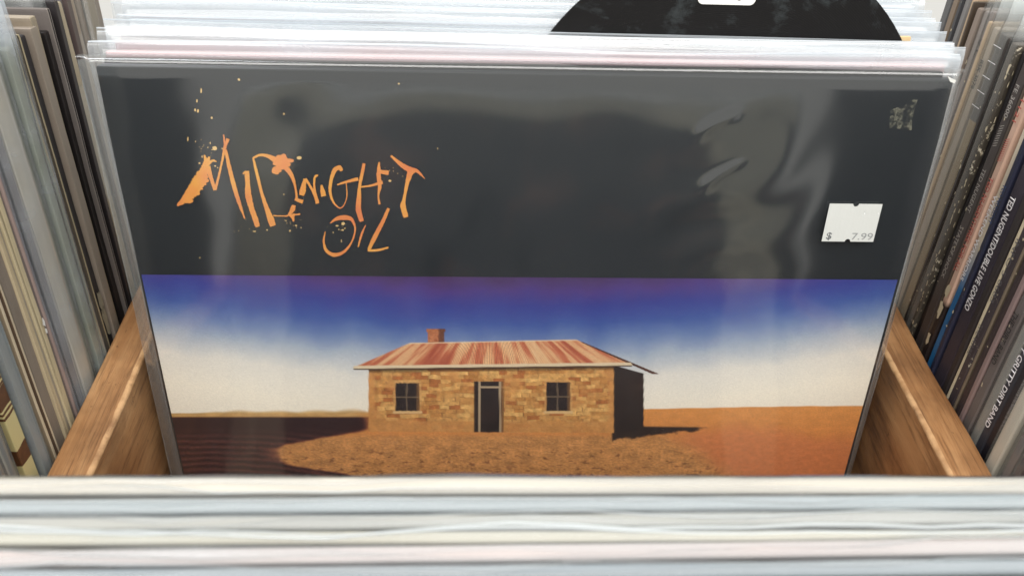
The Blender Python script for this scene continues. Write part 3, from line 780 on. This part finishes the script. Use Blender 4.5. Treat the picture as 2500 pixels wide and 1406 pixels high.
# made-up back cover print: pale frame and brown portraits shaped for the album's reflection
ax_ = k.math('ABSOLUTE', k.math('ADD', xyz[0], .006))
fx = k.math('GREATER_THAN', k.math('ADD', ax_, k.math('MULTIPLY', k.math('ADD', k.noise(co, 40, 2), -.5), .006)), .121)
fo = k.math('LESS_THAN', ax_, .152)
ft = k.math('GREATER_THAN', xyz[2], H - .012)
fr = k.math('MAXIMUM', k.math('MULTIPLY', fx, fo), ft)
br_ = k.n('ShaderNodeMapRange'); k.l(k.noise(co, 34, 3, .5, .6), br_.inputs[0]); br_.inputs[1].default_value = .52; br_.inputs[2].default_value = .7
inner = k.mix(br_.outputs[0], lin((22, 26, 30)), lin((150, 108, 92)))
c = k.mix(fr, inner, lin((226, 220, 196)))
FBACK = k.done(k.bsdf(c, .5, .4))
ytop = .1003
for i, (fc, t, gp, dz, flap, nm) in enumerate(front):
    rnd = random.Random(300 + i)
    t_h = t / math.cos(FL)
    hz = H * math.cos(FL) - .003
    base_y = ytop - t_h + H * math.sin(FL)
    label = ('%s record in plastic sleeve, rearmost of the row leaning at the bottom edge' % nm) if i == 0 else '%s record top in plastic sleeve, %s from the album in the front row' % (nm, ords[i])
    o = thing('leaning_record', label, 'record album', (CX + rnd.uniform(-.002, .002), base_y, -.003 + dz - i * .0001), (FL, R(rnd.uniform(-.2, .2) - .15), R(.35 + rnd.uniform(-.35, .35))), 'sleeved records leaning forward at the bottom edge')
    jk2 = jacket(o, t, paper(fc, .1, streak=.2), paper(CREAM), paper((90, 84, 78)), 0, seed=50 + i, wob=.0004)
    if i == 0:
        mesh_obj('reflected_frame_print', [(-W / 2 + .0012, t + .0006, .001), (W / 2 - .0012, t + .0006, .001), (W / 2 - .0012, t + .0006, H - .002), (-W / 2 + .0012, t + .0006, H - .002)], [(3, 2, 1, 0)], FBACK, jk2)  # invented print, there only to be mirrored in the album's sleeve
    bag(o, t, BAG_FRONT, flap=flap, seed=60 + i, amp=.0014, bend=rnd.uniform(-.0015, .0015), tilt=rnd.uniform(-.004, .004), gap=.0005, flare=.0004)
    ytop -= t_h + gp

# ------------------------------------------------------------------ left row: open edges of records (near to far)
LL = R(10); XE = -.1682
# y0, y1, face, edge, inner, bag, label, style
left = [
 (.1270, .1320, (120, 116, 112), CREAM, (80, 70, 62), None, 'drab grey record nearest the camera in the left row', 'open'),
 (.1326, .1385, (150, 150, 148), (214, 204, 178), (110, 104, 94), 'grey', 'grey record with pale edges, second nearest in the left row', 'open'),
 (.1392, .1440, (164, 164, 160), (214, 204, 178), (140, 136, 126), 'grey', 'grey sleeved record just before the brown banded one in the left row', 'open'),
 (.1500, .1575, (196, 184, 140), (206, 196, 150), (120, 80, 50), None, 'cream record with brown woven bands on its rounded edge, left row', 'pattern'),
 (.1582, .1624, (118, 128, 134), (124, 134, 138), (90, 96, 100), 'side', 'blue-grey record in plastic sleeve behind the brown banded one', 'closed'),
 (.1626, .1666, (112, 128, 134), (110, 130, 138), (80, 92, 98), None, 'teal-grey record with smooth edge in the left row', 'closed'),
 (.1670, .1713, (150, 128, 100), (216, 200, 166), (92, 66, 46), None, 'record with two cream card edges and brown gap, left row', 'open'),
 (.1716, .1780, (128, 116, 102), (206, 186, 146), (122, 112, 98), None, 'taupe record with one cream rear edge in the left row', 'open1'),
 (.1783, .1812, (122, 98, 68), (204, 184, 144), (112, 88, 60), None, 'thin brown record with cream rear edge, left row', 'open1'),
 (.1815, .1845, (160, 148, 128), (212, 194, 152), (150, 138, 118), None, 'thin stone-coloured record with cream rear edge, left row', 'open1'),
 (.1847, .1871, (196, 180, 142), (212, 194, 152), (190, 172, 136), None, 'thin straw-coloured record with a chipped white corner, left row', 'closed'),
 (.1874, .1906, (104, 92, 88), (160, 134, 128), (100, 88, 84), None, 'brown record with dusty pink rear edge, left row', 'open1'),
 (.1908, .1950, (120, 116, 122), (128, 122, 128), (80, 76, 80), 'top', 'mauve-grey record in scuffed plastic, left row', 'closed'),
 (.1953, .1996, (112, 112, 116), (118, 116, 120), (70, 68, 70), 'top', 'grey record with ragged dark edge before the wide pale one', 'closed'),
 (.2003, .2116, (186, 180, 164), (192, 186, 170), (150, 146, 134), 'top', 'thick pale ivory record, widest edge in the left row', 'closed'),
 (.2120, .2146, (136, 142, 130), (140, 146, 132), (110, 116, 104), 'top', 'thin sage record right behind the thick ivory one', 'closed'),
 (.2149, .2192, (128, 136, 118), (134, 142, 122), (104, 112, 96), 'top', 'sage green record in plastic sleeve, left row', 'closed'),
 (.2195, .2228, (134, 138, 118), (140, 144, 122), (108, 112, 94), 'top', 'olive green record in plastic sleeve, left row', 'closed'),
 (.2231, .2290, (120, 112, 92), (178, 162, 122), (70, 58, 46), None, 'thin olive record with frayed straw edges, left row', 'open'),
 (.2296, .2342, (40, 36, 36), (48, 44, 46), (30, 28, 28), None, 'black chipped record with a torn pale patch, left row', 'closed'),
 (.2346, .2396, (134, 120, 104), (142, 128, 112), (90, 78, 66), None, 'tan record edge between two black ones, nearer of the pair', 'closed'),
 (.2399, .2444, (142, 126, 104), (150, 134, 108), (90, 78, 66), None, 'tan record edge between two black ones, farther of the pair', 'closed'),
 (.2448, .2506, (34, 30, 30), (40, 34, 34), (24, 22, 22), None, 'solid black record with pale rubbed corner in the left row', 'closed'),
 (.2510, .2532, (88, 80, 76), (120, 110, 102), (40, 34, 34), None, 'thin charcoal record behind the solid black one, left row', 'open'),
 (.2535, .2560, (92, 80, 72), (112, 98, 88), (40, 34, 34), 'flap', 'thin umber record in the left row', 'open'),
 (.2563, .2592, (44, 40, 42), (60, 54, 54), (34, 30, 30), None, 'thin near-black record in the far left row', 'closed'),
 (.2596, .2650, (168, 150, 120), (186, 168, 136), (120, 104, 84), 'flap', 'beige record edge beside the album sleeve corner', 'closed'),
 (.2654, .2690, (62, 46, 44), (70, 54, 50), (44, 34, 32), None, 'dark maroon record in the far left row', 'closed'),
 (.2694, .2772, (150, 134, 116), (156, 140, 120), (110, 96, 82), 'flap', 'wide tan record in the far left row', 'closed'),
 (.2776, .2824, (112, 94, 78), (120, 102, 84), (80, 66, 56), 'flap', 'brown record in the far left row', 'closed'),
 (.2828, .2890, (134, 126, 112), (140, 132, 116), (100, 92, 80), 'flap', 'khaki record at the far end of the left row', 'closed'),
 (.2896, .2950, (124, 116, 104), (130, 120, 108), (90, 84, 76), 'flap', 'dun record last in sight at the far left', 'closed'),
 (.0400, .0445, (44, 48, 54), (60, 56, 56), (40, 38, 38), None, 'unseen dark record added at left close to the camera, rear one', 'closed'),  # this pair is out of view, added to darken the album's left reflection
 (.0340, .0390, (50, 48, 50), (60, 56, 56), (40, 38, 38), None, 'unseen dark record added at left close to the camera, front one', 'closed'),
]
k = NT('woven_band_edge'); co = k.coord(); z = k.sep(co)[2]
wz = k.math('ADD', z, k.math('MULTIPLY', k.noise(co, 60, 2), .004))
b1 = k.math('GREATER_THAN', k.math('SINE', k.math('MULTIPLY', wz, 2 * math.pi / .027)), .62)
b2 = k.math('MULTIPLY', k.math('GREATER_THAN', k.math('SINE', k.math('MULTIPLY', wz, 2 * math.pi / .0021)), -.1), k.math('GREATER_THAN', wz, .2135))
mx = k.math('MAXIMUM', b1, b2)
c = k.mix(mx, lin((206, 194, 142)), k.mix(k.noise(co, 300, 3), lin((62, 40, 28)), lin((118, 78, 48))))
WOVEN = k.done(k.bsdf(c, .5, .4))
for i, (y0, y1, fc, ec, ic, bg, label, style) in enumerate(left):
    rnd = random.Random(500 + i)
    lift = lambda q: tuple(int(v + max(0, 214 - v) * .2) for v in q)
    if max(fc) > 60: fc, ec, ic = lift(fc), lift(ec), lift(ic)
    dx = rnd.uniform(-.0016, .0006) + {14: .001, 3: .001}.get(i, 0)
    dz = rnd.uniform(-.002, .0015) + {22: -.006, 21: .001, 20: .001, 12: .002}.get(i, 0)
    o = thing('shelved_record', label, 'record album', (XE - W / 2 + dx, y0, dz), (-LL - R(rnd.uniform(-.25, .25)), R(rnd.uniform(-.25, .25)), 0), 'record edges in the left row')
    t = (y1 - y0) * .975
    em = WOVEN if style == 'pattern' else paper(ec, .12, streak=.5)
    cm = WOVEN if style == 'pattern' else paper(fc, .25)
    if style == 'open':
        j = jacket(o, t, cm, em, paper(ic, 0), 1, board=min(.0012, t * .3), seed=80 + i)
        slab('inner_sleeve', o, -.14, W / 2 - .004, t * .42, t * .58, .003, H - .006, paper(ic, .1, streak=.6), .0001)
    elif style == 'open1':
        j = jacket(o, t, cm, em, paper(ic, 0), 0, seed=80 + i)
        # front panel face to the edge, cream rear board standing proud
        j.data.materials[1] = paper(fc, .15, streak=.6)
        slab('rear_board', o, -.1, W / 2 + .0008, t - .0011, t + .0001, .001, H - .001, em, .0002)
    else:
        j = jacket(o, t, cm, em, paper(ic, 0), 0, seed=80 + i, wob=.0004)
        if i == 3:
            for v in j.data.vertices:
                if v.co.x > .14: v.co.x -= (abs(v.co.y / t - .45) * 1.2) ** 2 * .003
    if i == 10: chips(o, [(t * .5, .224, .0010, .0022), (t * .5, .220, .0007, .0015)], WHITE, 3, xoff=W / 2 + .0009, name='chipped_corner')
    if i == 19: chips(o, [(t * .45, .199, .0020, .0070), (t * .42, .189, .0022, .0085)], paper((150, 144, 126), .2), 6, xoff=W / 2 + .0008)
    if i == 22: slab('rubbed_corner', o, W / 2 - .002, W / 2 + .0004, t - .0008, t + .0002, .01, H - .002, paper((92, 86, 82), .6, wearcol=(150, 142, 134)), .0001)
    bm_ = {'grey': BAG_GREY, 'side': BAG_SIDE, 'top': BAG_SIDE, 'flap': BAG_SIDE}.get(bg)
    if bm_: bag(o, t, BAG_TOP if bg == 'top' else bm_, flap=.022 if bg == 'top' else (.016 if bg == 'flap' else .008), flap_glare=.9 if bg in ('top', 'flap') else .2, ol=.003, orr=.0015 if bg == 'top' else (.0022 if bg == 'side' else (0.0 if bg == 'flap' else .001)), seed=90 + i, nx=14, flare=.0005)

# ------------------------------------------------------------------ right row: spines (near to far)
RL = R(8); XS = .2086
WHT = print_mat('white_print', (236, 232, 234), .05, .5); BLK = print_mat('black_print', (44, 40, 40), .1, .5); REDP = print_mat('faded_red_print', (186, 88, 78), .1, .5); BLUP = print_mat('blue_print', (52, 74, 116), .1, .5); GRYP = print_mat('grey_print', (176, 170, 164), .15, .5); DGP = print_mat('dim_print', (104, 100, 102), .1, .5)
right = [
 (.1480, .1520, (72, 66, 74), .2, None, 'dull plum spine nearest the camera in the right row', []),
 (.1524, .1566, (58, 54, 62), .4, 'side', 'dark scuffed spine, second nearest in the right row', []),
 (.1570, .1626, (104, 100, 100), .5, 'side', 'grey spine beside the thick white one in the right row', []),
 (.1630, .1692, (206, 198, 182), .1, 'side', 'thick off-white crinkled spine in the right row', []),
 (.1696, .1752, (36, 34, 42), .15, None, 'plain black spine behind the off-white one', []),
 (.1755, .1802, (64, 64, 72), .15, None, 'slate spine with bold white capitals ending in BAND', [('THE NITTY GRITTY DIRT BAND', .2450, .1864, .0022, .0028, WHT, .016)]),
 (.1805, .1857, (140, 138, 132), .1, 'side', 'silvery grey spine in crinkled plastic, right row', []),
 (.1861, .1916, (112, 104, 102), .35, None, 'grey spine with dark lettering beside the pink one', [('THE DIRT BAND', .2345, .2091, .0026, .0030, BLK, .014)]),
 (.1919, .1950, (150, 128, 126), .15, None, 'dusty pink spine in the right row', []),
 (.1953, .1988, (66, 56, 56), .35, None, 'dark brown speckled spine behind the pink one', []),
 (.1991, .2006, (128, 114, 98), .2, None, 'very thin tan spine in the right row', []),
 (.2009, .2058, (72, 64, 68), .6, None, 'charcoal spine with faint ghosted lettering, right row', [('INFO 5 8683', .2560, .2270, .0030, .0026, DGP, 0), ('THE WARE', .2160, .2000, .0030, .0026, DGP, 0)]),
 (.2061, .2078, (214, 200, 172), .1, None, 'thin bright cream spine, palest line in the right row', []),
 (.2082, .2122, (58, 52, 52), .2, None, 'brown-black spine in front of the bold white lettered one', []),
 (.2125, .2206, (62, 56, 66), .25, None, 'wide charcoal spine with bold white capitals ending in GONZO', [('TED NUGENT/DOUBLE LIVE GONZO', .2664, .2127, .0040, .0034, WHT, .018)]),
 (.2209, .2242, (48, 50, 70), .35, None, 'navy spine with dim blue lettering in the right row', [('TED NUGENT', .2674, .2500, .0014, .0022, BLUP, .01)]),
 (.2245, .2287, (214, 200, 180), .1, None, 'spine turning from cream to bright blue towards its foot', [('WEEKEND WARRIORS', .2600, .2194, .0024, .0023, WHT, .012)]),
 (.2290, .2334, (214, 178, 158), .1, None, 'pinkish cream spine with faded red capitals and torn foot', [('TED NUGENT/FREE FOR ALL', .2651, .2202, .0022, .0028, REDP, .01), ('1121', .2975, .2887, .0022, .0024, REDP, 0)]),
 (.2337, .2357, (88, 76, 66), .2, None, 'thin brown spine beside the pinkish cream one', []),
 (.2360, .2423, (72, 64, 62), .3, None, 'brown-black spine with small pale capitals ending in SHOCK', [('TED NUGENT', .2645, .2445, .0026, .0024, GRYP, 0), ('STATE OF SHOCK', .2374, .2115, .0028, .0024, GRYP, 0), ('FE 36000', .2999, .2867, .0024, .0024, GRYP, 0)]),
 (.2426, .2462, (32, 28, 30), .2, None, 'black spine with a ragged line of cream chips', []),
 (.2465, .2490, (78, 72, 64), .8, None, 'thin worn spine flaked to bare cream card', []),
 (.2493, .2546, (92, 84, 76), .3, 'top', 'taupe spine in plastic before the dark brown one', []),
 (.2549, .2574, (50, 42, 38), .3, None, 'thin dark brown spine beside the tan ones', []),
 (.2577, .2640, (96, 92, 88), .15, 'top', 'spine grey above and tan below with pale cross scratches', []),
 (.2643, .2690, (168, 156, 140), .25, 'top', 'pale worn spine marked with a black catalogue number', [('BSK 3079', .2963, .2843, .0024, .0027, BLK, .01)]),
 (.2693, .2722, (186, 166, 140), .7, None, 'cream worn spine with broken black letters, right row', [('V.L.', .3040, .2960, .0014, .0020, BLK, .0)]),
 (.2725, .2762, (132, 120, 114), .4, 'top', 'grey-brown spine with ragged edge in the far right row', []),
 (.2765, .2812, (146, 136, 130), .3, 'top', 'stone grey spine in plastic, far right row', []),
 (.2815, .2862, (140, 126, 116), .3, None, 'warm grey spine in the far right row', []),
 (.2865, .2880, (84, 72, 62), .2, None, 'thin dark line of a spine in the far right row', []),
 (.2883, .2918, (190, 166, 138), .3, None, 'peach tan spine with stained spots, far right row', []),
 (.2921, .2962, (128, 126, 126), .3, None, 'ash grey spine in the far right row', []),
 (.2965, .2998, (62, 62, 66), .5, None, 'dark speckled spine at the far right', []),
 (.3001, .3050, (128, 112, 96), .4, None, 'faded brown spine at the far right', []),
 (.3054, .3110, (92, 92, 94), .3, None, 'dim grey spine last in sight at the far right', []),
 (.0470, .0515, (48, 48, 52), .1, None, 'unseen dark record added at right close to the camera, rear one', []),  # out-of-view pair added so the album's right side reflects dark
 (.0410, .0460, (54, 50, 50), .1, None, 'unseen dark record added at right close to the camera, front one', []),
]
CH = paper((206, 192, 164), .1)
for i, (y0, y1, fc, wr, bg, label, texts) in enumerate(right):
    rnd = random.Random(700 + i)
    dx = rnd.uniform(-.0004, .0012); dz = rnd.uniform(-.002, .002)
    o = thing('shelved_record', label, 'record album', (XS + W / 2 + dx, y0, dz), (-RL - R(rnd.uniform(-.15, .15)), R(rnd.uniform(-.15, .15)), 0), 'record spines in the right row')
    t = (y1 - y0) * .985
    low = {16: (40, 104, 156), 17: (44, 36, 36), 24: (150, 132, 102)}.get(i); lz_ = {16: (.2160, .2420), 17: (.2060, .2090), 24: (.2775, .2780)}.get(i, (.2, .24))
    cm = paper(fc, wr, .42, low=low, lowz=lz_)
    jacket(o, t, cm, paper(CREAM), paper((80, 70, 60)), 1, seed=120 + i, wob=.0002)
    for (s, za, zb, yc, cap, mt, bold) in texts:
        hs = 1 / math.cos(RL)
        spine_text(o, s, za * hs - dz, zb * hs - dz, yc * (t / .0045 if False else 1), cap, mt, t, bold)
    if i == 16: chips(o, [(t * .5, .150, .0012, .004)], paper((60, 96, 140)), 5)
    if i == 17:
        chips(o, [(t * .5, .2135, .0016, .0045), (t * .55, .2040, .0017, .0058), (t * .6, .1870, .0013, .0040), (t * .3, .176, .0006, .002)], CH, 21)
        V = []; F = []
        for q in range(11):
            zz = .2865 - q * .0009; b = len(V)
            V += [(-W / 2 - .0008, t * .2, zz), (-W / 2 - .0008, t * .75, zz - .0012), (-W / 2 - .0008, t * .75, zz - .0015), (-W / 2 - .0008, t * .2, zz - .0003)]; F.append((b, b + 1, b + 2, b + 3))
        mesh_obj('hatched_logo', V, F, REDP, o)
    if i == 19:
        V = []; F = []
        for q in range(9):
            zz = .2860 - q * .00105; b = len(V)
            V += [(-W / 2 - .0008, t * .2, zz), (-W / 2 - .0008, t * .55, zz - .0012), (-W / 2 - .0008, t * .55, zz - .0015), (-W / 2 - .0008, t * .2, zz - .0003)]; F.append((b, b + 1, b + 2, b + 3))
        mesh_obj('hatched_logo', V, F, GRYP, o)
    if i in (20, 21):
        pts = []; z = .305
        while z > .17:
            r = rnd.random()
            pts.append((t * (.97 if i == 20 else .15) + rnd.uniform(-.0003, .0003), z, rnd.uniform(.0002, .0006) * (1.8 if r > .85 else 1), rnd.uniform(.0005, .0016) * (2 if r > .85 else 1))); z -= rnd.uniform(.001, .009)
        c_ = chips(o, pts, CH, 40 + i, name='flaked_card', kind='stuff')
    if i == 24:
        V = []; F = []
        for zz in (.3095, .3030, .2968, .2905, .2842):
            b = len(V); V += [(-W / 2 - .0009, t * .05, zz), (-W / 2 - .0009, t * .95, zz), (-W / 2 - .0009, t * .95, zz - .0003), (-W / 2 - .0009, t * .05, zz - .0003)]; F.append((b, b + 1, b + 2, b + 3))
        mesh_obj('scratch_marks', V, F, WHT, o)['kind'] = 'stuff'
    if wr >= .3:
        pts = [(rnd.uniform(.1, .9) * t, rnd.uniform(.16, .3), rnd.uniform(.0002, .0006), rnd.uniform(.0003, .0012)) for q in range(int(4 + wr * 8))]
        chips(o, pts, CH, 60 + i, name='scuff_flecks', kind='stuff')
    if bg: bag(o, t, BAG_SIDE, flap=.008 if bg == 'side' else .020, flap_glare=.1 if bg == 'side' else .9, ol=.0012, orr=.003, seed=150 + i, nx=14, gap=.0003, flare=.0005, amp=.0003)
